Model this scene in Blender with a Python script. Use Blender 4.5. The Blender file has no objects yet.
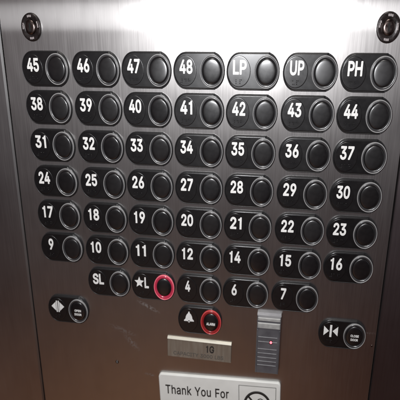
import bpy, math, random
from mathutils import Matrix, Vector
random.seed(4)
S = bpy.context.scene
COL = S.collection
R_ = math.radians
A = 0.050486          # column pitch of the button grid (m)
B = 0.038             # row pitch
KX = 0.752            # the fittings are ovals, narrower than tall

# ------------------------------------------------------------------ camera
cam = bpy.data.cameras.new("camera"); cam.sensor_width = 36; cam.lens = 2.5022 * 18
cam.clip_start = 0.01; cam.clip_end = 50
cam.dof.use_dof = True; cam.dof.focus_distance = 0.47; cam.dof.aperture_fstop = 11
cam_o = bpy.data.objects.new("camera", cam); COL.objects.link(cam_o); S.camera = cam_o
right = Vector((0.98669833, 0.16256011, 0.00078011))
down = Vector((0.05264059, -0.31496809, -0.94764131))
fwd = Vector((-0.15380301, 0.93507717, -0.31933577))
cam_o.matrix_world = Matrix(((right.x, -down.x, -fwd.x, 0.21768586),
                             (right.y, -down.y, -fwd.y, -0.46906385),
                             (right.z, -down.z, -fwd.z, 0.03471095), (0, 0, 0, 1)))

# ------------------------------------------------------------------ world: dim warm lift cabin around the panel
W = bpy.data.worlds.new("World"); S.world = W; W.use_nodes = True
wn = W.node_tree.nodes; wl = W.node_tree.links
bg = wn["Background"]
tc = wn.new("ShaderNodeTexCoord"); sx = wn.new("ShaderNodeSeparateXYZ"); wl.new(tc.outputs["Generated"], sx.inputs[0])
def wramp(sock, lo, hi, stops):
    m = wn.new("ShaderNodeMapRange"); m.inputs[1].default_value = lo; m.inputs[2].default_value = hi
    wl.new(sock, m.inputs[0]); r = wn.new("ShaderNodeValToRGB"); wl.new(m.outputs[0], r.inputs[0])
    cr = r.color_ramp; cr.interpolation = 'EASE'
    while len(cr.elements) < len(stops): cr.elements.new(0.5)
    for e, (p, c) in zip(cr.elements, stops): e.position = (p - lo) / (hi - lo); e.color = (*c, 1)
    return r.outputs[0]
zr = wramp(sx.outputs[2], -1, 1, [(-1, (.05, .028, .02)), (-.68, (.42, .22, .115)), (-.42, (.12, .1, .098)), (-.15, (.15, .15, .16)),
                                  (.02, (.5, .5, .51)), (.4, (.34, .34, .34))])
xr = wramp(sx.outputs[0], -1, 1, [(-.8, (.24, .19, .2)), (-.42, (.30, .235, .24)), (-.2, (1.0, 1.0, 1.02)), (-.06, (.72, .66, .68)), (.07, (.24, .17, .2)), (.25, (.08, .045, .065)), (.62, (.1, .06, .08)), (.86, (1, 1, 1))])  # bright far right end is added to light the left seam's chamfer
mx = wn.new("ShaderNodeMix"); mx.data_type = 'RGBA'; mx.blend_type = 'MULTIPLY'; mx.inputs[0].default_value = 1
wl.new(zr, mx.inputs[6]); wl.new(xr, mx.inputs[7]); wl.new(mx.outputs[2], bg.inputs[0]); bg.inputs[1].default_value = 1.0

# ------------------------------------------------------------------ lamps
def area(name, loc, aim, size, power, col=(1, 1, 1), sy=None):
    l = bpy.data.lights.new(name, 'AREA'); l.energy = power; l.color = col
    if sy: l.shape = 'RECTANGLE'; l.size = size; l.size_y = sy
    else: l.shape = 'DISK'; l.size = size
    o = bpy.data.objects.new(name, l); COL.objects.link(o); o.location = loc
    o.rotation_euler = (Vector(aim) - Vector(loc)).to_track_quat('-Z', 'Y').to_euler()
    return o
area("flash_lamp", (.150, -.47, .060), (.15, 0, .0), .05, 2.25, (.97, .975, 1))
area("ceiling_lamp", (.17, -.45, .75), (.15, 0, -.1), .28, 3.6, (1, .96, .9), .12)
S.view_settings.view_transform = 'Standard'; S.view_settings.look = 'None'
S.view_settings.exposure = 0.0; S.view_settings.gamma = 1

# ------------------------------------------------------------------ materials
def mat(name, base=(.5, .5, .5), rough=.5, metal=0, **kw):
    m = bpy.data.materials.new(name); m.use_nodes = True; n = m.node_tree.nodes; p = n["Principled BSDF"]
    p.inputs["Base Color"].default_value = (*base, 1); p.inputs["Roughness"].default_value = rough
    p.inputs["Metallic"].default_value = metal
    for k, v in kw.items(): p.inputs[k.replace('_', ' ')].default_value = v
    return m
def noisy(m, scale, r0, r1, stretch=(1, 1, 1), bump=0, c=None):
    n = m.node_tree.nodes; l = m.node_tree.links; p = n["Principled BSDF"]
    t = n.new("ShaderNodeTexCoord"); mp = n.new("ShaderNodeMapping"); mp.inputs[3].default_value = stretch
    l.new(t.outputs["Object"], mp.inputs[0]); nz = n.new("ShaderNodeTexNoise"); nz.inputs["Scale"].default_value = scale
    nz.inputs["Detail"].default_value = 5; l.new(mp.outputs[0], nz.inputs[0])
    mr = n.new("ShaderNodeMapRange"); mr.inputs[1].default_value = .3; mr.inputs[2].default_value = .7
    mr.inputs[3].default_value = r0; mr.inputs[4].default_value = r1
    l.new(nz.outputs[0], mr.inputs[0]); l.new(mr.outputs[0], p.inputs["Roughness"])
    if bump:
        b = n.new("ShaderNodeBump"); b.inputs["Strength"].default_value = bump; b.inputs["Distance"].default_value = .0005
        l.new(nz.outputs[0], b.inputs["Height"]); l.new(b.outputs[0], p.inputs["Normal"])
    if c:
        r = n.new("ShaderNodeValToRGB"); r.color_ramp.elements[0].position = .3; r.color_ramp.elements[1].position = .7
        r.color_ramp.elements[0].color = (*c[0], 1); r.color_ramp.elements[1].color = (*c[1], 1)
        l.new(nz.outputs[0], r.inputs[0]); l.new(r.outputs[0], p.inputs["Base Color"])
    return m

def steel(name, rough=(.28, .38), base=(.50, .485, .475), aniso=.35, scuffs=()):
    """brushed stainless: fine vertical grain, smudges, a few scuffs"""
    m = bpy.data.materials.new(name); m.use_nodes = True; n = m.node_tree.nodes; l = m.node_tree.links
    p = n["Principled BSDF"]; p.inputs["Metallic"].default_value = 1
    t = n.new("ShaderNodeTexCoord")
    def nz(scale, stretch, detail=4):
        mp = n.new("ShaderNodeMapping"); mp.inputs[3].default_value = stretch; l.new(t.outputs["Object"], mp.inputs[0])
        x = n.new("ShaderNodeTexNoise"); x.inputs["Scale"].default_value = scale; x.inputs["Detail"].default_value = detail
        l.new(mp.outputs[0], x.inputs[0]); return x.outputs[0]
    def math_(op, a, b):
        x = n.new("ShaderNodeMath"); x.operation = op
        for i, v in enumerate((a, b)):
            if isinstance(v, (int, float)): x.inputs[i].default_value = v
            else: l.new(v, x.inputs[i])
        return x.outputs[0]
    grain = nz(900, (1, 1, .025), 3); smear = nz(14, (1, 1, .6), 6); blot = nz(60, (1, 1, 1), 5)
    rr = math_('ADD', math_('MULTIPLY', grain, rough[1] - rough[0]), rough[0] - .04)
    rr = math_('ADD', rr, math_('MULTIPLY', smear, .10))
    br = math_('ADD', math_('MULTIPLY', grain, .12), .88)
    br = math_('ADD', br, math_('MULTIPLY', math_('SUBTRACT', smear, .5), .25))
    br = math_('ADD', br, math_('MULTIPLY', math_('SUBTRACT', blot, .5), .10))
    sm = None
    for (cx, cz, rx, rz, ang, k) in scuffs:
        mp = n.new("ShaderNodeMapping"); mp.vector_type = 'TEXTURE'; mp.inputs[1].default_value = (cx, 0, cz)
        mp.inputs[2].default_value = (0, ang, 0); mp.inputs[3].default_value = (rx, 1, rz)
        l.new(t.outputs["Object"], mp.inputs[0])
        g = n.new("ShaderNodeTexGradient"); g.gradient_type = 'SPHERICAL'; l.new(mp.outputs[0], g.inputs[0])
        v = math_('MULTIPLY', g.outputs[1], math_('MULTIPLY', math_('GREATER_THAN', nz(420, (1, 1, 1), 4), .48), k))
        sm = v if sm is None else math_('ADD', sm, v)
    mixc = n.new("ShaderNodeMix"); mixc.data_type = 'RGBA'; mixc.blend_type = 'MULTIPLY'; mixc.inputs[0].default_value = 1
    mixc.inputs[6].default_value = (*base, 1); l.new(br, mixc.inputs[7]); 
    l.new(mixc.outputs[2], p.inputs["Base Color"])
    if sm is not None:
        l.new(math_('SUBTRACT', 1.0, math_('MULTIPLY', sm, .8)), p.inputs["Metallic"])
        rr = math_('ADD', rr, math_('MULTIPLY', sm, .4))
    l.new(rr, p.inputs["Roughness"])
    p.inputs["Anisotropic"].default_value = aniso
    tv = n.new("ShaderNodeCombineXYZ"); tv.inputs[0].default_value = 1; tv.inputs[2].default_value = 0
    l.new(tv.outputs[0], p.inputs["Tangent"])
    b = n.new("ShaderNodeBump"); b.inputs["Strength"].default_value = .05; b.inputs["Distance"].default_value = .0002
    l.new(grain, b.inputs["Height"])
    wv = n.new("ShaderNodeBump"); wv.inputs["Strength"].default_value = .5; wv.inputs["Distance"].default_value = .0022
    l.new(nz(13, (1, 1, .45), 3), wv.inputs["Height"]); l.new(wv.outputs[0], b.inputs["Normal"]); l.new(b.outputs[0], p.inputs["Normal"])
    g2 = n.new("ShaderNodeBsdfAnisotropic"); g2.inputs["Roughness"].default_value = .2; g2.inputs["Anisotropy"].default_value = .9
    l.new(mixc.outputs[2], g2.inputs[0]); tg = n.new("ShaderNodeCombineXYZ"); tg.inputs[2].default_value = 1; l.new(tg.outputs[0], g2.inputs["Tangent"])
    ms = n.new("ShaderNodeMixShader"); ms.inputs[0].default_value = .07
    l.new(p.outputs[0], ms.inputs[1]); l.new(g2.outputs[0], ms.inputs[2]); l.new(ms.outputs[0], n["Material Output"].inputs[0])
    return m

M = {}
def P3(u, v, h=0.0): return Vector((u * A, -h * B, -v * B))
M['steel'] = steel("brushed_steel", scuffs=[
    (1.20 * A, -8.0 * B, .016, .0045, R_(50), .2), (1.0 * A, -7.6 * B, .02, .004, R_(20), .15),
    (1.62 * A, -6.72 * B, .016, .003, R_(28), .35), (1.60 * A, -9.1 * B, .008, .002, R_(10), .3),
    (5.9 * A, -7.0 * B, .03, .003, R_(-5), .25)])
M['side_steel'] = steel("side_steel", base=(.50, .49, .485))
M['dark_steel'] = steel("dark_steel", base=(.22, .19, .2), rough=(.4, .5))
M['rim'] = noisy(mat("rim_plastic", (.012, .012, .013), .4), 120, .34, .46)
M['black'] = noisy(mat("black_plastic", (.012, .012, .013), .3), 140, .23, .28, bump=.006, c=((.004, .004, .0045), (.006, .0058, .006)))
M['disc'] = noisy(mat("black_disc", (.012, .012, .013), .3), 180, .24, .29, bump=.006, c=((.0045, .0045, .005), (.0065, .006, .0065)))
M['cap'] = noisy(mat("glossy_cap", (.01, .01, .011), .3, Coat_Weight=.35, Coat_Roughness=.09), 200, .23, .28, c=((.004, .004, .0045), (.006, .0055, .006)))
M['smoke'] = mat("smoky_clear_plastic", (.030, .030, .032), .32, Coat_Weight=.5, Coat_Roughness=.15)
for k, sp in (('black', .78), ('disc', .78), ('cap', .85), ('smoke', .9)): M[k].node_tree.nodes['Principled BSDF'].inputs['Specular IOR Level'].default_value = sp
def vary(m, amt):
    """each button a little duller or shinier than its neighbour"""
    n = m.node_tree.nodes; l = m.node_tree.links; p = n['Principled BSDF']
    src = p.inputs['Roughness'].links[0].from_socket; oi = n.new('ShaderNodeObjectInfo')
    ma = n.new('ShaderNodeMath'); ma.operation = 'MULTIPLY_ADD'; ma.inputs[1].default_value = amt
    l.new(oi.outputs['Random'], ma.inputs[0]); l.new(src, ma.inputs[2]); l.new(ma.outputs[0], p.inputs['Roughness'])
vary(M['cap'], .09); vary(M['black'], .05)
M['lip'] = mat("clear_lip", (.30, .30, .30), .35, Coat_Weight=.3, Coat_Roughness=.2)
M['pinklit'] = mat("lit_ring", (.25, .015, .04), .25, Coat_Weight=.5, Emission_Color=(1, .07, .14, 1), Emission_Strength=.2)
M['pinklip'] = mat("lit_lip", (.65, .16, .2), .25, Coat_Weight=.8, Emission_Color=(1, .16, .22, 1), Emission_Strength=.28)
M['redring'] = mat("red_ring", (.2, .012, .014), .3, Coat_Weight=.5, Emission_Color=(1, .05, .05, 1), Emission_Strength=.06)
M['redlip'] = mat("red_lip", (.55, .08, .08), .25, Coat_Weight=.8, Emission_Color=(1, .1, .1, 1), Emission_Strength=.14)
M['white'] = noisy(mat("white_paint", (.85, .85, .83), .45), 500, .4, .55, c=((.74, .74, .72), (.9, .9, .88)))
M['sign'] = noisy(mat("sign_white", (.78, .79, .74), .4), 60, .3, .42, c=((.82, .83, .79), (.9, .91, .87)))
M['ink'] = mat("sign_ink", (.03, .028, .026), .5)
M['inkgrey'] = mat("grey_ink", (.2, .2, .19), .5)
M['plate'] = noisy(mat("tag_metal", (.42, .39, .33), .4, .75), 300, .35, .5, (1, 1, .1), .05, c=((.36, .335, .285), (.48, .45, .38)))
M['tagglint'] = mat("tag_edge_glint", (.72, .69, .58), .35, .3)  # paler than the plate: the bevel's reflected light is put into its colour
M['engrave'] = mat("engraving", (.025, .022, .02), .6)
M['engravelt'] = mat("faint_engraving", (.1, .09, .077), .6)
M['reader'] = noisy(mat("reader_plastic", (.16, .16, .175), .3, Coat_Weight=.3), 90, .26, .4, c=((.075, .075, .085), (.115, .115, .125)))
M['readerhi'] = noisy(mat("reader_ridge", (.3, .3, .31), .3), 200, .3, .45, c=((.16, .16, .17), (.24, .24, .25)))
M['readercap'] = noisy(mat("reader_cap", (.5, .5, .48), .35), 200, .3, .4, c=((.30, .30, .295), (.42, .42, .405)))
M['led'] = mat("led", (.8, .1, .1), .3, Emission_Color=(1, .12, .16, 1), Emission_Strength=3)
M['lock'] = noisy(mat("key_lock_dark", (.03, .022, .022), .25, .3), 260, .15, .4, c=((.012, .009, .009), (.03, .023, .022)))
M['lockmetal'] = noisy(mat("lock_barrel", (.14, .11, .10), .25, 1), 260, .15, .35)
M['marks'] = mat("lock_marks", (.3, .27, .27), .5)
M['void'] = mat("void_black", (.004, .004, .004), .8)

# ------------------------------------------------------------------ mesh helpers (local: x right, y up, h toward the viewer, units of B)
class MB:
    def __init__(s): s.v = []; s.f = []; s.sm = []
    def loops(s, rings, cap=True, smooth=True, capsmooth=False):
        """rings: list of lists of (x,y,h), same length; outer first"""
        base = len(s.v); n = len(rings[0])
        for r in rings: s.v += r
        for i in range(len(rings) - 1):
            for j in range(n):
                k = (j + 1) % n
                s.f.append((base + i * n + j, base + i * n + k, base + (i + 1) * n + k, base + (i + 1) * n + j)); s.sm.append(smooth)
        if cap: s.f.append(tuple(base + (len(rings) - 1) * n + j for j in range(n))); s.sm.append(capsmooth)
    def poly(s, pts, h0, h1):
        s.loops([[(x, y, h0) for x, y in pts], [(x, y, h1) for x, y in pts]], smooth=False)
    def lathe(s, prof, cx=0, cy=0, n=48, kx=KX, cap=True, capsmooth=True):
        s.loops([[(cx + kx * r * math.cos(2 * math.pi * j / n), cy + r * math.sin(2 * math.pi * j / n), h) for j in range(n)] for r, h in prof], cap=cap, capsmooth=capsmooth)
    def box(s, x0, x1, y0, y1, h0, h1, bev=0.0):
        if bev:
            q = lambda d: [(x1 - d, y0 + d), (x1 - d, y1 - d), (x0 + d, y1 - d), (x0 + d, y0 + d)]
            s.loops([[(x, y, h0) for x, y in q(0)], [(x, y, h1 - bev) for x, y in q(0)], [(x, y, h1) for x, y in q(bev)]], smooth=False)
        else: s.poly([(x1, y0), (x1, y1), (x0, y1), (x0, y0)], h0, h1)
    def mesh(s, name, mt):
        me = bpy.data.meshes.new(name)
        me.from_pydata([(x * B, -h * B, y * B) for x, y, h in s.v], [], s.f)
        me.polygons.foreach_set("use_smooth", s.sm); me.materials.append(M[mt]); me.update()
        import bmesh
        bm = bmesh.new(); bm.from_mesh(me); bmesh.ops.recalc_face_normals(bm, faces=bm.faces); bm.to_mesh(me); bm.free()
        return me
def link(name, me, parent=None, loc=(0, 0, 0)):
    o = bpy.data.objects.new(name, me); COL.objects.link(o)
    if parent: o.parent = parent
    o.location = loc
    return o
def build(mb, name, mt, parent=None, loc=(0, 0, 0)): return link(name, mb.mesh(name, mt), parent, loc)
def tag(o, label, cat, group=None):
    o["label"] = label; o["category"] = cat
    if group: o["group"] = group
    return o
def empty(name, loc, label, cat, group=None, rot=0):
    o = bpy.data.objects.new(name, None); o.empty_display_size = .01; COL.objects.link(o); o.location = loc
    o.rotation_euler = (0, rot, 0)
    return tag(o, label, cat, group)

# glyph outlines in 1/1000 em: advance, closed loops of x y
GB = {"0":[453,[[186,-31,224,-35,272,-30,312,-16,352,12,378,41,401,81,418,129,430,193,433,257,427,337,417,385,394,441,368,480,336,510,288,534,248,543,208,543,168,535,128,517,96,491,69,457,48,417,30,361,23,313,20,249,25,177,35,129,52,81,81,33,112,3,144,-17],[208,80,192,87,176,101,162,121,152,146,139,209,138,289,149,353,168,397,184,416,198,425,216,431,232,431,256,425,272,414,288,393,299,369,313,305,314,217,304,153,295,129,281,105,265,89,248,81,232,78]]],"2":[453,[[50,-24,64,-28,392,-28,408,-21,416,-8,416,64,408,77,400,83,224,85,218,88,312,187,360,244,392,295,405,336,408,392,404,416,391,448,377,472,355,496,334,512,305,528,272,539,240,543,192,541,160,534,128,520,94,496,72,471,54,440,41,400,38,360,44,344,56,336,128,334,144,340,153,352,157,384,168,407,184,422,208,430,240,430,272,417,288,396,292,368,284,336,257,296,41,64,36,48,36,0,41,-16]]],"3":[453,[[172,-31,212,-35,252,-33,284,-26,316,-15,348,3,373,25,393,49,409,81,418,113,420,161,414,193,402,225,380,257,354,281,324,299,284,313,287,321,398,449,400,513,391,529,380,536,68,537,52,530,45,521,42,505,42,449,49,433,60,426,212,424,220,423,223,417,133,313,129,297,129,249,133,233,140,225,156,220,220,219,260,209,284,193,294,177,299,161,300,129,289,105,268,88,228,78,196,80,164,91,143,113,132,148,116,159,44,160,28,155,20,146,16,129,23,89,37,57,54,33,79,9,108,-9,140,-23]]],"4":[453,[[268,-24,280,-28,344,-28,360,-22,368,-12,371,0,371,72,376,77,424,80,435,88,441,104,441,160,438,176,424,188,373,192,371,320,364,336,352,344,280,345,261,336,254,320,254,200,251,192,158,192,336,496,338,512,336,521,328,531,312,537,248,537,227,528,17,176,12,160,13,96,18,88,32,79,248,77,254,72,255,-8]]],"5":[453,[[178,-31,220,-35,260,-32,292,-23,324,-8,349,9,373,33,395,65,409,97,418,145,419,177,414,209,396,261,365,305,324,337,284,354,228,362,172,352,169,361,175,417,180,424,364,424,380,428,387,433,394,449,394,513,385,529,372,536,92,536,77,529,71,521,40,257,44,238,60,226,132,218,164,237,188,245,212,249,236,247,260,238,276,226,288,209,297,185,298,145,287,113,263,89,236,79,204,80,172,94,156,113,146,145,132,157,60,158,44,153,36,145,32,129,38,89,52,57,68,33,92,9,116,-8,148,-22]]],"6":[453,[[185,-31,224,-35,264,-32,296,-23,328,-8,352,10,381,41,399,73,411,105,416,145,414,193,403,233,384,270,360,297,328,320,296,333,248,342,243,345,347,497,350,513,347,521,341,529,328,536,248,536,232,527,88,315,61,265,43,217,36,177,38,129,47,89,62,57,85,25,112,1,144,-18],[200,81,176,97,160,121,153,153,156,185,168,209,192,229,216,237,248,235,264,228,277,217,293,193,299,161,295,129,280,100,256,82,232,77]]],"7":[453,[[83,-24,94,-28,166,-28,182,-22,190,-12,417,440,418,512,414,523,406,532,390,537,62,537,46,532,38,523,34,512,34,448,43,432,54,425,278,424,70,8,70,-8]]],"8":[453,[[179,-31,228,-35,268,-32,308,-22,342,-7,372,14,398,41,417,73,427,113,428,153,419,193,397,233,366,265,366,273,395,313,407,353,408,401,398,441,379,473,347,505,308,528,260,541,220,543,180,539,148,530,116,513,86,489,67,465,54,441,45,409,43,369,48,337,61,305,86,273,87,265,52,228,31,185,24,137,30,89,52,45,84,11,124,-14],[196,80,164,95,149,113,144,145,147,161,156,177,180,197,212,206,252,204,284,189,300,171,307,153,308,129,298,105,284,92,260,81,228,77],[204,320,180,332,165,353,162,385,171,409,188,423,212,431,244,430,268,421,281,409,289,393,291,369,283,345,268,329,252,321,228,318]]],"9":[453,[[116,-24,128,-28,200,-28,215,-24,223,-16,364,192,392,243,408,288,416,328,416,368,406,416,392,448,370,480,345,504,312,525,280,537,248,542,208,543,168,535,131,520,104,501,75,472,55,440,43,408,36,368,38,320,47,280,68,240,88,216,120,192,152,177,200,167,207,160,107,16,104,8,104,-8],[224,272,192,280,172,296,156,328,154,360,162,392,180,416,208,430,232,432,256,427,280,408,296,376,299,344,292,312,274,288,248,274]]],"L":[393,[[46,-24,60,-28,364,-28,380,-21,388,-8,388,64,380,78,372,83,156,85,153,88,152,512,145,528,132,536,52,536,40,528,32,512,32,0,37,-16]]],"P":[445,[[46,-24,60,-28,124,-28,139,-24,148,-16,153,0,153,152,156,157,260,159,316,170,348,184,372,200,396,224,412,248,426,280,435,320,436,360,430,400,420,432,401,464,379,488,348,511,324,522,292,531,236,537,60,537,44,532,34,520,32,504,32,0,37,-16],[156,270,153,280,153,416,156,424,260,422,284,413,300,401,313,376,316,344,310,312,294,288,276,277,252,272]]],"U":[517,[[210,-32,260,-36,300,-33,362,-16,396,2,423,24,445,48,464,80,479,120,485,176,485,512,478,528,468,534,388,536,372,528,367,520,365,504,365,176,362,152,348,120,332,103,300,85,268,80,228,83,196,95,170,120,155,152,152,176,152,504,150,520,145,528,132,536,100,537,52,536,40,528,34,520,32,504,32,176,35,136,43,104,68,54,108,12,156,-17]]],"H":[517,[[46,-24,60,-28,124,-28,139,-24,148,-15,153,0,153,200,156,204,164,204,356,204,364,200,364,0,369,-16,380,-25,396,-28,460,-28,471,-24,480,-16,485,0,485,504,482,520,476,529,460,537,388,536,372,528,367,520,364,504,364,320,356,317,156,317,153,320,153,504,150,520,140,532,124,537,60,537,40,528,34,520,32,504,32,0,37,-16]]],"S":[447,[[173,-33,222,-37,262,-35,302,-27,347,-9,381,15,403,39,422,71,433,103,436,143,430,183,417,215,390,248,366,266,334,284,294,300,182,333,158,347,147,359,144,383,150,399,158,409,182,424,222,430,262,425,286,414,301,399,312,367,326,352,406,350,422,360,429,375,425,407,415,439,395,471,372,495,342,516,310,530,278,539,230,543,190,541,142,530,110,515,81,495,54,467,38,439,27,407,24,367,30,329,45,295,70,266,95,247,134,227,286,178,304,167,316,151,317,135,313,119,294,97,262,82,222,77,182,83,157,95,137,119,128,151,110,164,38,165,22,160,14,151,10,135,19,87,34,55,51,31,76,7,102,-10,134,-23]]],"G":[520,[[221,-31,272,-35,320,-30,368,-16,408,5,442,33,473,73,492,113,502,153,506,201,504,265,489,281,472,284,280,284,261,273,255,257,255,201,258,185,264,178,280,171,382,169,376,145,361,121,344,105,320,91,296,83,272,81,224,88,200,100,182,113,168,129,152,153,140,185,134,217,132,273,137,313,147,345,165,377,184,398,208,414,232,424,264,428,296,425,320,416,352,392,369,369,384,334,400,322,480,321,494,329,500,337,500,361,484,409,466,441,440,473,408,500,376,519,336,534,304,541,248,543,200,536,152,518,112,492,77,457,46,409,27,361,16,313,12,249,19,177,33,129,56,81,86,41,128,6,176,-19]]],"1":[400,[[155,-28,275,-28,275,537,185,537,172,500,135,468,65,455,65,372,155,372]]]}
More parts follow.
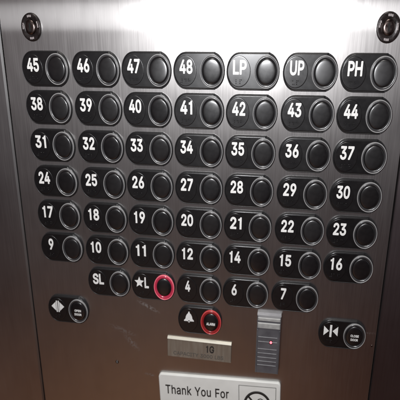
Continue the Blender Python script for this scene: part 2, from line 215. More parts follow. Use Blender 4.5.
GR = {"A":[480,[[6,-8,16,-13,88,-13,95,-8,144,129,288,129,328,129,336,126,385,-8,400,-13,464,-13,473,-8,476,0,474,8,289,512,280,521,200,522,189,512,5,8,3,0],[176,213,174,216,232,390,240,405,304,216,296,212]]],"C":[510,[[217,-15,264,-20,312,-16,352,-5,392,15,426,41,452,73,472,111,485,153,486,161,482,169,472,173,408,173,400,171,378,121,352,93,314,73,272,66,232,70,192,86,160,114,136,153,123,193,117,233,117,273,124,321,135,353,153,385,175,409,200,427,224,437,256,442,288,441,312,436,344,421,368,401,384,377,400,338,408,335,472,335,480,338,485,345,479,377,467,409,448,441,428,465,400,489,376,503,344,517,312,525,264,528,216,523,168,508,128,484,96,455,68,417,48,377,34,329,27,257,31,201,41,153,60,105,93,57,127,25,167,1]]],"D":[502,[[50,-8,60,-13,220,-13,292,-5,333,8,372,29,405,56,430,88,455,136,468,184,475,256,471,312,454,376,434,416,410,448,372,481,340,499,316,508,252,521,60,522,52,519,48,512,47,0],[140,70,138,80,138,432,140,437,148,439,236,438,268,434,300,424,326,408,350,384,369,352,379,320,385,280,385,232,378,184,366,152,352,128,332,107,308,90,284,80,236,71]]],"E":[419,[[50,-8,60,-13,372,-13,385,-8,388,0,388,56,386,64,380,69,140,70,138,80,138,208,140,215,356,216,364,220,368,232,368,288,364,295,356,299,140,300,138,304,138,432,140,437,377,440,385,448,385,456,385,512,380,519,372,522,60,522,52,519,48,512,47,0]]],"G":[520,[[217,-15,264,-20,312,-16,360,-3,399,17,432,45,460,81,479,121,488,161,491,257,486,265,480,268,280,268,270,257,270,201,272,192,280,186,401,185,389,137,376,116,359,97,336,81,304,70,272,66,240,68,208,78,184,92,160,114,140,145,127,177,119,217,117,273,122,313,135,353,152,385,174,409,197,425,224,437,248,442,280,442,304,438,336,425,360,406,382,377,400,338,408,336,472,336,480,337,487,345,481,377,468,409,448,441,427,465,400,488,368,506,336,518,304,526,248,528,200,520,160,505,123,481,90,449,59,401,40,354,32,313,27,257,31,201,41,153,64,97,92,57,128,24,167,1]]],"I":[300,[[21,-8,39,-13,271,-13,280,-8,282,0,282,56,279,65,271,70,199,70,196,80,196,432,199,438,271,439,279,444,282,456,282,504,282,512,275,520,31,522,23,519,19,512,18,456,23,442,31,439,95,439,103,437,105,432,105,72,31,70,23,67,18,56,18,0]]],"L":[393,[[50,-8,60,-13,356,-13,371,-8,374,0,374,56,372,64,364,70,138,72,138,504,137,512,132,519,124,522,60,522,52,519,48,512,47,0]]],"M":[628,[[50,-8,60,-13,124,-13,132,-8,135,0,135,320,140,336,272,0,276,-8,292,-13,340,-13,352,-8,484,330,488,328,491,304,491,0,494,-8,508,-13,564,-13,578,-8,581,0,581,504,580,512,574,520,476,522,468,519,464,512,340,192,316,120,164,512,156,521,148,522,60,522,52,519,47,504,47,0]]],"N":[523,[[50,-8,60,-13,124,-13,132,-11,138,0,136,360,140,369,193,280,377,-8,388,-13,460,-13,473,-8,476,0,476,504,476,512,469,520,396,521,386,512,386,160,380,147,148,514,140,521,132,522,60,522,52,519,47,504,47,0]]],"O":[533,[[217,-15,264,-20,312,-16,352,-5,395,17,433,49,464,89,484,129,499,177,505,233,503,305,493,353,474,401,443,449,408,482,368,507,312,525,264,528,216,523,168,508,128,484,96,455,68,417,48,377,34,329,27,257,31,201,41,153,61,105,93,57,127,25,168,1],[224,72,192,87,169,105,149,129,132,161,123,193,117,233,117,273,122,313,131,345,144,372,160,395,184,417,214,433,240,440,264,443,296,440,328,429,352,415,375,393,395,361,408,329,415,289,417,233,411,193,402,161,385,129,365,105,344,88,320,76,288,68,256,66]]],"P":[445,[[50,-8,60,-13,124,-13,135,-8,138,0,138,168,140,171,252,173,308,183,340,197,364,213,383,232,399,256,413,288,420,320,421,360,417,392,407,424,388,456,366,480,340,498,300,514,252,521,60,522,52,519,48,512,47,0],[140,255,138,264,138,432,140,438,260,437,284,430,308,414,326,384,331,344,324,306,308,280,284,264,260,258]]],"R":[449,[[50,-8,60,-13,124,-13,135,-8,138,0,139,184,236,185,244,176,343,-8,356,-13,428,-13,438,-8,441,0,438,8,334,200,372,228,396,256,414,296,422,336,420,384,405,432,385,464,348,495,308,512,252,521,60,522,52,519,48,512,47,0],[140,269,138,272,138,432,140,438,260,437,292,428,316,408,328,384,332,344,325,312,307,288,284,275,260,270]]],"S":[447,[[169,-17,206,-21,262,-20,302,-11,334,2,366,22,391,47,409,79,419,111,421,151,415,183,399,215,374,242,350,259,318,275,198,311,166,324,142,341,130,359,130,391,137,407,150,422,182,439,222,445,262,441,294,427,314,407,325,375,334,365,408,367,413,375,410,407,398,439,382,463,358,487,334,503,310,514,278,524,230,528,190,526,150,517,118,503,86,480,64,455,51,431,41,399,40,359,46,327,64,295,86,272,110,255,142,240,262,204,294,191,318,175,329,159,332,143,329,119,321,103,310,90,278,71,230,62,190,66,150,81,128,103,115,143,110,148,38,150,30,147,25,135,33,95,46,64,62,41,86,19,110,3,139,-9]]],"T":[449,[[182,-8,192,-13,256,-13,264,-11,270,0,272,437,424,441,429,448,430,456,429,512,424,520,32,522,24,519,19,512,19,456,24,442,32,439,168,439,176,438,180,432,180,0]]],"Y":[472,[[193,-8,208,-13,264,-13,278,-8,281,0,283,208,464,499,468,512,460,520,375,520,240,300,232,301,97,520,16,522,8,519,4,512,8,497,188,208,190,0]]],"0":[453,[[183,-15,224,-20,272,-14,312,1,344,25,368,53,388,89,403,129,415,193,418,257,413,329,403,377,385,425,360,466,328,497,288,518,248,527,208,528,168,519,136,504,107,481,81,449,64,417,50,377,38,313,35,257,38,193,50,129,65,89,82,57,112,23,144,0],[208,65,184,74,168,88,152,109,139,137,125,201,123,289,136,361,158,409,176,429,192,439,208,444,232,446,256,442,280,427,296,409,309,385,320,353,327,313,329,217,317,145,308,121,294,97,279,81,256,68,232,63]]],"3":[453,[[168,-15,204,-19,236,-19,268,-15,308,-2,340,16,360,33,380,57,396,87,405,129,405,161,396,201,380,233,356,260,326,281,300,293,253,305,385,457,385,505,385,513,380,519,372,522,68,522,57,513,57,449,68,439,244,439,252,438,257,433,145,305,144,249,145,241,156,235,228,233,268,222,288,209,300,197,315,161,313,121,300,95,285,81,268,72,228,63,188,66,152,81,130,105,121,137,116,143,44,145,36,142,31,129,39,89,50,65,67,41,92,18,116,3]]],"B":[456,[[50,-8,60,-13,244,-13,308,-7,340,2,372,19,396,39,412,62,424,88,429,112,431,144,427,176,414,208,398,232,380,249,356,264,359,272,388,299,404,328,411,360,409,400,400,432,387,456,367,480,340,499,308,513,260,521,60,522,52,519,48,512,47,0],[140,70,138,80,138,208,140,218,252,218,276,215,308,201,332,176,341,152,340,120,327,96,308,81,292,75,260,71],[140,300,138,304,138,432,140,437,236,439,268,436,292,428,313,408,322,384,320,352,308,328,292,313,276,305,252,299]]],"F":[410,[[50,-8,60,-13,124,-13,135,-8,138,0,140,208,348,208,358,216,359,280,354,288,348,291,140,293,138,296,138,432,140,437,372,439,380,446,382,456,382,512,375,520,60,522,52,519,48,512,47,0]]],"h":[410,[[43,-8,53,-13,109,-13,117,-13,125,-6,127,224,130,256,140,280,157,299,181,312,205,316,229,314,253,305,269,288,280,264,283,232,283,0,286,-8,293,-12,357,-13,365,-10,370,0,370,256,364,296,352,328,333,355,309,376,285,388,253,396,213,397,189,393,157,380,133,363,127,368,127,376,126,512,117,521,53,522,45,519,40,512,40,0]]],"a":[389,[[117,-17,158,-21,198,-18,230,-6,262,17,267,-9,278,-13,334,-13,346,-9,350,-1,350,255,345,295,333,327,316,351,294,370,262,386,230,394,190,397,150,393,118,384,86,368,62,349,45,327,29,295,29,287,38,278,102,261,110,267,131,295,150,308,174,316,206,317,238,308,252,295,260,279,263,255,260,247,254,244,142,227,94,215,54,193,38,177,28,159,20,135,18,103,22,71,31,47,46,25,65,7,86,-6],[142,62,121,71,108,87,105,103,107,119,118,135,134,145,158,152,262,168,260,119,249,95,235,79,214,67,198,61,166,59]]],"r":[259,[[43,-8,53,-13,109,-13,117,-13,125,-6,127,240,131,264,145,288,173,306,197,312,245,309,253,313,256,328,256,384,253,393,237,397,189,396,157,385,133,368,117,391,53,392,41,384,40,0]]],"n":[410,[[43,-8,53,-13,117,-13,124,-8,127,0,127,224,130,256,140,280,157,299,181,312,213,316,237,312,253,304,269,288,280,264,283,232,285,-5,293,-12,301,-13,357,-13,367,-8,370,0,368,272,361,304,351,328,335,352,317,370,277,390,237,397,213,397,181,390,157,380,133,363,125,368,124,384,117,391,53,392,41,384,40,0]]],"k":[381,[[43,-8,53,-13,117,-13,124,-8,127,0,127,128,128,136,149,155,157,154,285,-9,293,-13,373,-13,382,-8,385,0,381,10,218,216,367,368,373,376,372,384,365,392,357,392,285,392,277,389,133,243,127,248,127,256,126,512,117,521,53,522,45,519,40,512,40,0]]],"o":[415,[[163,-16,202,-21,242,-18,274,-10,306,6,338,32,362,63,378,96,389,136,394,184,391,232,378,280,363,312,338,344,310,368,274,386,242,395,210,397,170,394,138,385,106,368,82,349,58,320,37,280,27,248,22,208,23,160,32,112,44,80,64,48,95,16,122,-2],[178,63,162,70,146,82,130,102,122,120,110,168,112,224,129,272,154,301,186,315,226,315,250,307,266,296,291,264,299,240,305,208,303,152,286,104,274,87,258,73,242,65,218,60]]],"u":[410,[[141,-13,181,-18,213,-15,253,-1,285,20,286,-5,293,-12,357,-13,369,-5,370,379,365,390,357,392,301,392,293,392,286,387,283,379,283,155,280,123,269,99,253,80,229,67,205,63,181,65,157,75,141,91,130,115,127,147,127,379,124,387,117,392,93,392,53,392,42,387,40,379,40,139,44,91,59,51,77,25,109,-1]]],"e":[404,[[165,-16,194,-21,234,-20,266,-15,298,-3,322,11,346,32,364,56,378,88,377,96,370,103,306,118,298,116,281,88,258,69,234,61,202,59,178,64,154,75,138,88,122,112,112,144,111,152,114,156,370,156,378,158,384,168,383,216,378,256,369,288,353,320,335,344,306,368,276,384,242,394,210,397,170,394,138,386,105,368,74,341,52,312,37,280,26,240,21,192,23,152,31,112,48,72,70,40,98,13,130,-5],[114,236,112,240,122,267,145,296,170,311,202,317,234,313,258,301,282,272,293,240,290,235,282,234]]]}
GM = {"O":[533,[[210,-31,264,-37,312,-33,360,-20,402,1,448,40,479,81,502,129,516,177,523,249,519,313,503,377,480,425,451,465,416,497,360,529,312,542,264,545,216,541,168,526,120,499,83,465,53,425,33,385,17,329,10,257,14,201,26,145,46,97,78,49,112,15,160,-14],[232,87,208,97,184,114,164,137,151,161,140,193,134,233,138,305,146,337,158,361,175,385,192,401,232,421,256,425,288,424,320,414,344,400,366,377,380,353,392,321,398,289,400,241,395,201,386,169,375,145,357,121,339,105,312,91,288,85,256,83]]],"P":[445,[[42,-24,60,-30,124,-30,140,-26,150,-16,155,0,156,154,260,157,316,168,348,182,375,200,398,224,414,248,428,280,437,320,438,360,433,400,422,432,403,464,380,490,348,513,300,531,236,539,60,539,44,534,32,520,30,0,35,-16],[156,274,156,419,164,422,252,421,276,415,298,400,311,376,314,344,308,312,292,289,276,279,252,274]]],"E":[419,[[42,-24,60,-30,372,-30,388,-27,400,-16,405,0,404,64,396,78,388,84,372,87,156,87,155,96,156,196,164,199,356,199,377,208,383,216,385,232,384,296,379,304,364,314,156,318,156,419,164,422,372,422,388,426,400,440,402,456,402,512,396,527,388,534,372,539,60,539,44,534,36,527,30,504,30,0,35,-16]]],"N":[523,[[42,-24,60,-30,132,-29,148,-19,154,-8,156,307,364,-19,380,-29,460,-30,476,-27,489,-16,493,0,493,504,491,520,484,530,468,538,396,539,380,532,371,520,369,216,364,206,156,531,140,538,60,539,48,536,37,528,32,520,30,504,30,0,35,-16]]],"D":[502,[[42,-24,60,-30,220,-30,268,-27,300,-21,348,-4,388,19,421,48,451,88,476,144,488,200,491,280,484,336,469,384,444,432,411,472,372,501,324,524,252,538,60,539,44,534,36,527,30,504,30,0,35,-16],[156,87,155,416,164,422,236,421,268,417,292,409,316,394,335,376,350,352,362,320,367,288,369,240,364,200,354,168,330,128,292,101,244,89]]],"R":[449,[[42,-24,60,-30,124,-30,140,-26,150,-16,155,0,155,160,156,167,164,168,228,167,324,-10,335,-24,348,-30,428,-30,444,-25,453,-16,458,0,453,16,357,192,400,232,424,272,434,304,439,336,436,392,424,432,406,464,385,488,356,510,308,530,252,538,60,539,44,534,36,527,30,504,30,0,35,-16],[156,286,156,419,164,422,252,421,284,413,301,400,312,376,315,344,308,317,292,298,276,291,252,286]]],"C":[510,[[211,-31,264,-37,312,-33,360,-20,400,0,440,32,467,65,488,105,502,153,502,169,498,177,480,190,400,189,383,177,368,137,344,109,308,89,264,83,227,89,195,105,170,129,151,161,140,193,134,233,134,273,139,313,150,345,168,377,184,395,208,412,232,421,264,426,296,423,320,415,343,401,359,385,369,369,384,330,400,319,480,319,496,329,501,337,502,353,488,404,472,436,448,468,424,492,392,514,360,529,320,540,272,545,216,541,176,530,129,505,88,471,56,430,33,385,19,337,11,281,14,201,26,145,45,97,77,49,112,15,152,-11]]],"L":[393,[[42,-24,60,-30,364,-30,380,-23,390,-8,390,64,380,80,372,85,155,88,154,512,148,528,132,538,52,538,37,528,30,512,30,0,35,-16]]],"S":[447,[[162,-33,206,-38,262,-37,302,-29,335,-17,366,1,400,31,421,63,435,103,438,151,430,191,414,223,390,250,358,274,326,290,174,339,156,351,146,367,148,391,166,413,198,426,230,428,262,423,286,412,302,393,314,359,326,350,406,348,424,359,431,375,427,407,417,439,398,471,374,496,342,518,310,532,278,541,230,545,190,543,142,532,110,518,78,495,54,470,36,439,25,407,22,367,29,327,43,295,70,263,94,245,134,225,286,176,302,166,314,151,315,135,311,119,294,99,262,84,222,79,190,83,158,96,143,111,131,151,118,163,102,167,38,167,22,162,14,154,8,135,13,103,23,71,46,34,70,9,97,-9,126,-23]]],"A":[480,[[-1,-24,16,-30,80,-30,96,-28,104,-23,114,-8,153,104,160,112,320,112,326,104,366,-8,376,-23,392,-30,464,-30,480,-24,488,-16,493,0,489,16,304,520,288,536,200,539,184,533,174,520,-13,8,-13,-8],[200,229,198,232,232,334,240,348,280,232,272,229]]],"M":[628,[[42,-24,60,-30,124,-30,140,-24,151,-8,152,232,156,246,257,-8,268,-24,284,-30,340,-30,356,-26,367,-16,468,240,474,224,476,-10,484,-22,500,-30,572,-30,588,-22,596,-9,598,0,598,504,596,520,588,531,572,538,476,539,464,536,453,528,316,175,174,528,156,538,116,539,60,539,48,536,37,528,32,520,30,504,30,0,35,-16]]]}
def text_mesh(txt, name, mt, cx, cy, h, height, width, bold=False, ext=.006, left=False, track=0):
    """sets lines of text from the outlines above, fitted to a box of width x height (units B), as a thin raised mesh"""
    G = GM if bold == 'small' else GB if bold else GR
    loops = []
    for li, ln in enumerate(txt.split("\n")):
        pen = 0; ll = []
        for ch in ln:
            if ch == ' ': pen += 240; continue
            adv, lo = G[ch]
            ll += [[(pen + l[k], l[k + 1] - li * 960) for k in range(0, len(l), 2)] for l in lo]
            pen += adv + track
        xm = (min(p[0] for l in ll for p in l) + max(p[0] for l in ll for p in l)) / 2
        loops += [[(x - xm, y) for x, y in l] for l in ll]
    X = [p[0] for l in loops for p in l]; Y = [p[1] for l in loops for p in l]
    x0, x1, y0, y1 = min(X), max(X), min(Y), max(Y)
    sx_, sy = width / (x1 - x0), height / (y1 - y0)
    c = bpy.data.curves.new(name, 'CURVE'); c.dimensions = '2D'; c.fill_mode = 'BOTH'; c.extrude = .001
    for l in loops:
        sp = c.splines.new('POLY'); sp.points.add(len(l) - 1); sp.use_cyclic_u = True
        for i, (x, y) in enumerate(l): sp.points[i].co = (x / 1000, y / 1000, 0, 1)
    o = bpy.data.objects.new("tmp", c); COL.objects.link(o); bpy.context.view_layer.update()
    me = bpy.data.meshes.new_from_object(o.evaluated_get(bpy.context.evaluated_depsgraph_get()))
    bpy.data.objects.remove(o)
    for v in me.vertices:
        x, y, z = v.co
        x = (x * 1000 - (x0 + x1) / 2) * sx_ + (cx + width / 2 if left else cx); y = (y * 1000 - (y0 + y1) / 2) * sy + cy
        v.co = (x * B, -(h + (ext if z > 0 else 0)) * B, y * B)
    me.materials.clear(); me.materials.append(M[mt]); me.name = name; me.update()
    return me

# ------------------------------------------------------------------ wall panels (faces lie HP behind the ring tops)
HP = -.12
def slab(name, u0, u1, v0, v1, face, thick, bev, mt, label, cat):
    mb = MB(); mb.box(u0 * A / B, u1 * A / B, -v1, -v0, face - thick, face, bev)
    return tag(build(mb, name, mt), label, cat)
pan = MB()
slab("control_panel", -1.10, 6.46, -7, 15, HP, .12, .012, 'steel', "brushed stainless steel control panel holding all the lift buttons", "control panel")
slab("side_panel", -9, -1.128, -7, 15, HP + .03, .16, .045, 'side_steel', "brushed steel side column left of the seam beside the buttons", "wall panel")
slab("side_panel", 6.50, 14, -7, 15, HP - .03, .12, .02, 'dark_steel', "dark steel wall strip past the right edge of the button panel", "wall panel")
mb = MB(); mb.box(-12, 20, -15, 7, HP - .3, HP - .17); bk = build(mb, "backing_wall", 'void'); bk["kind"] = "structure"

# ------------------------------------------------------------------ button kit
CL = -.660            # centre of the left tactile disc, x
RX, RY, SH = .300, .437, .439
def outline(d, n=22):
    pts = []
    rx, ry, sh = RX - d * .8, RY - d, SH - d
    xr, xl = .085, CL - .035
    for j in range(n + 1):
        a = R_(-76 + 152 * j / n); pts.append((rx * math.cos(a) + .0, ry * math.sin(a)))
    pts += [(xr - .02, sh - .003), (xr - .06, sh), (xl + .06, sh), (xl + .02, sh - .003)]
    for j in range(n + 1):
        a = R_(104 + 152 * j / n); pts.append((CL + rx * math.cos(a), ry * math.sin(a)))
    pts += [(xl + .02, -sh + .003), (xl + .06, -sh), (xr - .06, -sh), (xr - .02, -sh + .003)]
    return pts
def ol(d, h): return [(x, y, h) for x, y in outline(d)]
mb = MB(); mb.loops([ol(-.012, HP), ol(-.006, HP + .05), ol(.004, HP + .068), ol(.014, HP + .072), ol(.022, HP + .062)], cap=False)
ME_RIM = mb.mesh("bezel", 'rim')
mb = MB(); mb.loops([ol(.012, HP), ol(.018, HP + .058), ol(.024, HP + .066), ol(.04, HP + .068)])
ME_FACE = mb.mesh("face_plate", 'black')
mb = MB(); mb.lathe([(.372, HP + .060), (.370, HP + .078), (.364, HP + .083), (.358, HP + .0838), (.345, HP + .084), (.34, HP + .084)], cx=CL, capsmooth=False)
ME_DISC = mb.mesh("tactile_disc", 'disc')
mb = MB(); mb.lathe([(.394, HP + .06), (.394, -.022), (.389, -.006), (.380, .0), (.371, -.004), (.366, -.014)], cap=False)
ME_LIP = {k: mb.mesh("clear_rim", k) for k in ('lip', 'pinklip', 'redlip')}
mb = MB(); mb.lathe([(.368, -.03), (.366, -.012), (.355, -.006), (.335, -.008), (.318, -.018), (.308, -.04)], cap=False)
ME_RING = {'smoke': mb.mesh("ring", 'smoke')}
mb = MB(); mb.lathe([(.368, -.03), (.366, -.012), (.35, -.004), (.325, -.003), (.302, -.010), (.288, -.026), (.282, -.045)], cap=False)
for k in ('pinklit', 'redring'): ME_RING[k] = mb.mesh("ring", k)
mb = MB(); mb.lathe([(.288, -.05), (.285, -.034), (.276, -.020), (.258, -.010), (.22, -.002), (.17, .003), (.11, .006), (.05, .008), (.012, .0085)])
ME_CAPS = mb.mesh("push_cap", 'cap')
mb = MB(); mb.lathe([(.312, -.05), (.309, -.030), (.303, -.019), (.292, -.011), (.270, -.007), (.235, -.004), (.19, -.002), (.13, -.0005), (.07, .0002), (.012, .0005)])
ME_CAP = mb.mesh("push_cap", 'cap')

BR = {'1': '1', '2': '12', '3': '14', '4': '145', '5': '15', '6': '124', '7': '1245', '8': '125', '9': '24', '0': '245',
      'L': '123', 'P': '1234', 'U': '136', 'H': '125', 'S': '234', '*': '35', 'o': '135', 'p': '1234', 'c': '14', 'a': '1'}
def braille(txt):
    cells = (['3456'] if txt[0].isdigit() else []) + [BR[c] for c in txt if c in BR]
    mb = MB(); w = .095; x0 = CL - (len(cells) - 1) * w / 2
    for i, c in enumerate(cells):
        for d in c:
            d = int(d) - 1
            mb.lathe([(.0135, HP + .082), (.011, HP + .092), (.005, HP + .097)], cx=x0 + i * w + (d // 3) * .034 - .017, cy=-.195 - (d % 3) * .042, n=10, kx=.9)
    return mb.mesh("braille", 'disc')

HT = HP + .0835
def star(cx, cy, r, k=KX):
    pts = []
    for j in range(10):
        a = R_(90 + 36 * j); q = r if j % 2 == 0 else r * .45
        pts.append((cx + k * q * math.cos(a), cy + q * math.sin(a)))
    return pts
def numeral(txt):
    cy = .10; cx = CL + .02
    def join(a, meb):   # appends polygons given in B units to a text mesh -> one mesh
        import bmesh
        bm = bmesh.new(); bm.from_mesh(a)
        if meb: bm.from_mesh(meb)
        bm.to_mesh(a); bm.free(); return a
    if txt == '*L':
        me = text_mesh('L', 'numeral', 'white', cx + .13, cy, HT, .345, .125, True)
        mb = MB(); mb.poly(star(cx - .085, cy, .18, .8), HT, HT + .006)
        return join(me, mb.mesh('s', 'white'))
    mb = MB()
    if txt in ('open', 'close'):
        hh = .15; hb = .19
        if txt == 'open':
            mb.poly([(cx - .06, cy - hh), (cx - .06, cy + hh), (cx - .20, cy)], HT, HT + .006)
            mb.poly([(cx + .06, cy + hh), (cx + .06, cy - hh), (cx + .20, cy)], HT, HT + .006)
            mb.box(cx - .048, cx - .012, cy - hb, cy + hb, HT, HT + .006); mb.box(cx + .012, cx + .048, cy - hb, cy + hb, HT, HT + .006)
        else:
            mb.poly([(cx - .19, cy + hh), (cx - .19, cy - hh), (cx - .05, cy)], HT, HT + .006)
            mb.poly([(cx + .19, cy - hh), (cx + .19, cy + hh), (cx + .05, cy)], HT, HT + .006)
            mb.box(cx - .028, cx + .028, cy - hb, cy + hb, HT, HT + .006)
        return mb.mesh('symbol', 'white')
    if txt == 'alarm':
        prof = [(.17, -.13), (.17, -.10), (.12, -.05), (.105, .03), (.075, .09), (.035, .13), (.015, .185)]
        pts = [(x * .85, y) for x, y in prof] + [(-x * .85, y) for x, y in reversed(prof)]
        mb.poly([(cx + x, cy + y) for x, y in pts], HT, HT + .006)
        mb.lathe([(.04, HT), (.04, HT + .006)], cx=cx, cy=cy - .14, n=16)
        return mb.mesh('symbol', 'white')
    wch = {1: .145, 2: .325}[len(txt)]
    if '1' in txt: wch -= .02 * txt.count('1')
    if txt in ('UP', 'PH', 'LP', 'SL'): wch = .33
    return text_mesh(txt, 'numeral', 'white', cx, cy, HT, .345, wch, True)

CAPTXT = {'open': 'OPEN\nDOOR', 'close': 'CLOSE\nDOOR', 'alarm': 'ALARM'}
def make_button(u, v, txt, label):
    loc = P3(u, v)
    t = empty("lift_button", loc, label, "button", "round push buttons on oval black plates")
    link("bezel", ME_RIM, t); link("face_plate", ME_FACE, t)
    dd = link("tactile_disc", ME_DISC, t)
    link("symbol" if txt in CAPTXT else "numeral", numeral(txt), dd)
    link("braille", braille({'*L': '*L', 'open': 'op', 'close': 'cp', 'alarm': 'a'}.get(txt, txt)), dd)
    k = {'*L': ('pinklit', 'pinklip'), 'alarm': ('redring', 'redlip')}.get(txt, ('smoke', 'lip'))
    r = link("ring", ME_RING[k[0]], t); link("clear_rim", ME_LIP[k[1]], r)
    if txt == '*L': r["label"] = "ring glowing pink red"
    if txt == 'alarm': r["label"] = "red ring"
    c = link("push_cap", ME_CAP if k[0] == 'smoke' else ME_CAPS, t)
    # every cap sits a little differently in its ring
    c.rotation_euler = (R_(random.uniform(-2.2, 2.2)), 0, R_(random.uniform(-2.2, 2.2)))
    if txt in CAPTXT:
        al = txt == 'alarm'
        link("lettering", text_mesh(CAPTXT[txt], 'lettering', 'white', .0, -.035, .007 if al else -.003, .085 if al else .2, .25 if al else .22, 'small', .009), c)
    return t

du = [-.008, 1.012, 2.001, 2.998, 3.988, 5.005, 6.002]
dv = [.003, .99, 2.001, 3.007, 4.006, 4.995, 5.997]
rows = [['45', '46', '47', '48', 'LP', 'UP', 'PH'], ['38', '39', '40', '41', '42', '43', '44'], ['31', '32', '33', '34', '35', '36', '37'],
        ['24', '25', '26', '27', '28', '29', '30'], ['17', '18', '19', '20', '21', '22', '23'], ['9', '10', '11', '12', '14', '15', '16'],
        [None, 'SL', '*L', '4', '6', '7', None]]
rn = ["top row", "second row", "third row", "fourth row", "fifth row", "sixth row", "short bottom row of floors"]
for r, row in enumerate(rows):
    for c, tx in enumerate(row):
        if tx is None: continue
        if tx == '*L': lb = "lobby button marked with a white star and L, ring glowing pink red"
        elif tx.isdigit(): lb = "round black floor button marked %s in white, in the %s" % (tx, rn[r])
        else: lb = "round black button marked with white letters %s, in the %s" % (tx, rn[r])
        make_button(du[c], dv[r], tx, lb)
make_button(0, 7.03, 'open', "door open button with white outward arrows, low on the left side")
make_button(3.02, 7.0, 'alarm', "alarm button with white bell and red ring below the floor buttons")
make_button(6.02, 7.03, 'close', "door close button with white inward arrows, low on the right side")

# ------------------------------------------------------------------ key switches
def key_switch(u, v, rot, label):
    t = empty("key_switch", P3(u, v), label, "key switch", "round key switches in the top corners")
    mb = MB(); mb.lathe([(.345, HP), (.342, HP + .05), (.335, HP + .07), (.315, HP + .075), (.22, HP + .072), (.2, HP + .06)])
    build(mb, "escutcheon", 'lock', t)
    mb = MB(); mb.lathe([(.185, HP + .05), (.18, HP + .1), (.165, HP + .115), (.1, HP + .118)])
    b = build(mb, "lock_barrel", 'lockmetal', t)
    mb = MB(); mb.box(-.022, .022, -.09, .09, HP + .11, HP + .121); build(mb, "keyway", 'void', b)
    mb = MB(); h = HP + .0745
    for a0 in (90, 270, 10, 170):
        for k in (-1, 0, 1):
            a = R_(a0 + k * 11 + rot); x, y = .262 * KX * math.cos(a), .265 * math.sin(a)
            mb.box(x - .018, x + .014, y - .026, y + .026, h, h + .004)
    build(mb, "markings", 'marks', t)
key_switch(-.46, -1.01, 4, "dark round key switch in the upper left corner, above button 45")
key_switch(6.0, -1.0, -6, "dark round key switch in the upper right corner, above the PH button")

# ------------------------------------------------------------------ capacity tag
def uvx(du_): return du_ * A / B
w2 = uvx(1.43) / 2
t = empty("capacity_plate", P3(2.755, 8.0), "small brushed metal capacity plate with faint engraved text, above the white sign", "plate", rot=R_(.9))
mb = MB(); mb.box(-w2, w2, -.33, .29, HP, HP + .05, .01); build(mb, "plate", 'plate', t)
mb = MB(); mb.loops([[(w2, .29, HP), (w2, .35, HP), (-w2, .35, HP), (-w2, .29, HP)],
                     [(w2, .29, HP + .07), (w2, .34, HP + .045), (-w2, .34, HP + .045), (-w2, .29, HP + .07)]], smooth=False)
build(mb, "bevelled_edge", 'tagglint', t)
link("engraved_number", text_mesh("1G", "engraved_number", 'engrave', .33, .06, HP + .0505, .25, .24, True, .004), t)
link("engraved_text", text_mesh("CAPACITY 3000 LBS", "engraved_text", 'engravelt', -.02, -.19, HP + .0505, .13, 1.50, False, .003), t)

# ------------------------------------------------------------------ card reader
t = empty("card_reader", P3(4.262, 7.52), "grey ribbed card reader with a glowing red light, beside the capacity plate", "card reader")
x0, x1 = -uvx(.25), uvx(.25)
mb = MB(); mb.box(x0, x1, -.96, .94, HP, HP + .2, .04); build(mb, "housing", 'reader', t)
mb = MB(); mb.box(x0 + .02, x1 - .02, .56, .74, HP + .19, HP + .235, .02); mb.box(x0 + .02, x1 - .02, .79, .90, HP + .19, HP + .225, .02)
build(mb, "cap_strip", 'readercap', t)
mb = MB()
for y in (.27, .12, -.12, -.26, -.40, -.53, -.66): mb.box(x0 + .05, x1 - .08, y - .012, y + .012, HP + .195, HP + .215, .006)
build(mb, "ribs", 'readerhi', t)
mb = MB(); mb.box(x0 + .012, x0 + .034, -.93, .50, HP + .17, HP + .212, .008); mb.box(x1 - .034, x1 - .012, -.93, .50, HP + .17, HP + .212, .008)
build(mb, "side_rail", 'reader', t)
mb = MB(); mb.lathe([(.07, HP + .17), (.068, HP + .208), (.055, HP + .212), (.045, HP + .203)], cx=.08, cy=.115, n=28, kx=.8); build(mb, "light_bezel", 'lock', t)
mb = MB(); mb.lathe([(.042, HP + .19), (.04, HP + .215), (.025, HP + .235), (.008, HP + .24)], cx=.08, cy=.115, n=20, kx=.8); build(mb, "indicator_light", 'led', t)

# ------------------------------------------------------------------ thank-you sign
t = empty("sign", P3(1.80, 8.965), "white plastic sign reading Thank You For beside a no smoking symbol", "sign", rot=R_(-1.9))
SW, SHh = uvx(2.80), 2.3
def rrect(x0, x1, y0, y1, r, n=6):
    pts = []
    for cx, cy, a0 in ((x1 - r, y1 - r, 0), (x0 + r, y1 - r, 90), (x0 + r, y0 + r, 180), (x1 - r, y0 + r, 270)):
        for j in range(n + 1): a = R_(a0 + 90 * j / n); pts.append((cx + r * math.cos(a) * .8, cy + r * math.sin(a)))
    return pts
def rr3(d, h, r=.12): return [(x, y, h) for x, y in rrect(d, SW - d, -SHh + d, -d, r)]
mb = MB(); mb.loops([rr3(0, HP), rr3(0, HP + .075), rr3(.012, HP + .092), rr3(.03, HP + .095)]); build(mb, "board", 'sign', t)
hs = HP + .0955
link("lettering", text_mesh("Thank You For", "lettering", 'ink', .22, -.53, hs, .33, 1.95, False, .003, left=True, track=16), t)
bx0, bx1 = uvx(1.855), uvx(2.69)
mb = MB(); w = .018
by1 = -.16; by0 = by1 - (bx1 - bx0) / KX
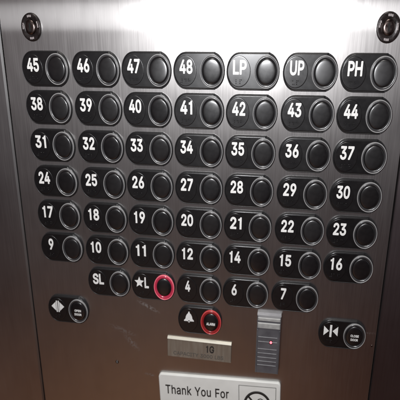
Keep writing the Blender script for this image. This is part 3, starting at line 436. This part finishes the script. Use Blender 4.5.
for (a, b, c, d) in ((bx0, bx1, by1 - w, by1), (bx0, bx1, by0, by0 + w), (bx0, bx0 + w, by0 + w, by1 - w), (bx1 - w, bx1, by0 + w, by1 - w)):
    mb.box(a, b, c, d, hs, hs + .003)
build(mb, "symbol_frame", 'inkgrey', t)
cx, cy = (bx0 + bx1) / 2, (by0 + by1) / 2; ro, ri = .565, .475; h1 = hs + .004
mb = MB(); mb.lathe([(ro, hs), (ro, h1), (ri, h1), (ri, hs)], cx=cx, cy=cy, cap=False)
d = .05
q = .70
mb.poly([(cx + KX * x, cy + y) for x, y in ((-.36, .31), (-.31, .36), (.36, -.31), (.31, -.36))][::1], hs, h1)
mb.box(cx - .26, cx + .14, cy - .11, cy - .02, hs, h1 - .0015); mb.box(cx + .16, cx + .22, cy - .11, cy - .02, hs, h1 - .0015)
def stroke(mb, pts, w):
    for (xa, ya), (xb, yb) in zip(pts, pts[1:]):
        L = math.hypot(xb - xa, yb - ya); nx, ny = -(yb - ya) / L * w, (xb - xa) / L * w
        mb.poly([(xa + nx, ya + ny), (xa - nx, ya - ny), (xb - nx, yb - ny), (xb + nx, yb + ny)], hs, h1 - .001)
stroke(mb, [(cx + .17, cy + .02), (cx + .15, cy + .10), (cx + .19, cy + .18), (cx + .17, cy + .26), (cx + .10, cy + .30), (cx + .03, cy + .27), (cx + .01, cy + .2)], .014)
stroke(mb, [(cx + .21, cy + .02), (cx + .22, cy + .12), (cx + .25, cy + .2)], .012)
build(mb, "no_smoking_symbol", 'ink', t)

# ------------------------------------------------------------------ small screw hole
t = empty("screw", P3(.82, 8.76), "tiny dark screw sunk in the steel left of the white sign", "screw")
mb = MB(); mb.lathe([(.065, HP), (.06, HP + .006), (.045, HP + .008), (.042, HP + .002)], n=24); build(mb, "screw_head", 'lock', t)
mb = MB(); mb.box(-.008, .010, -.035, .045, HP + .004, HP + .012); build(mb, "slot", 'readercap', t)
t = empty("screw", P3(6.40, 7.34), "tiny dull screw near the right edge, lower right", "screw")
mb = MB(); mb.lathe([(.035, HP), (.032, HP + .008), (.015, HP + .012)], n=20); build(mb, "screw_head", 'lockmetal', t)
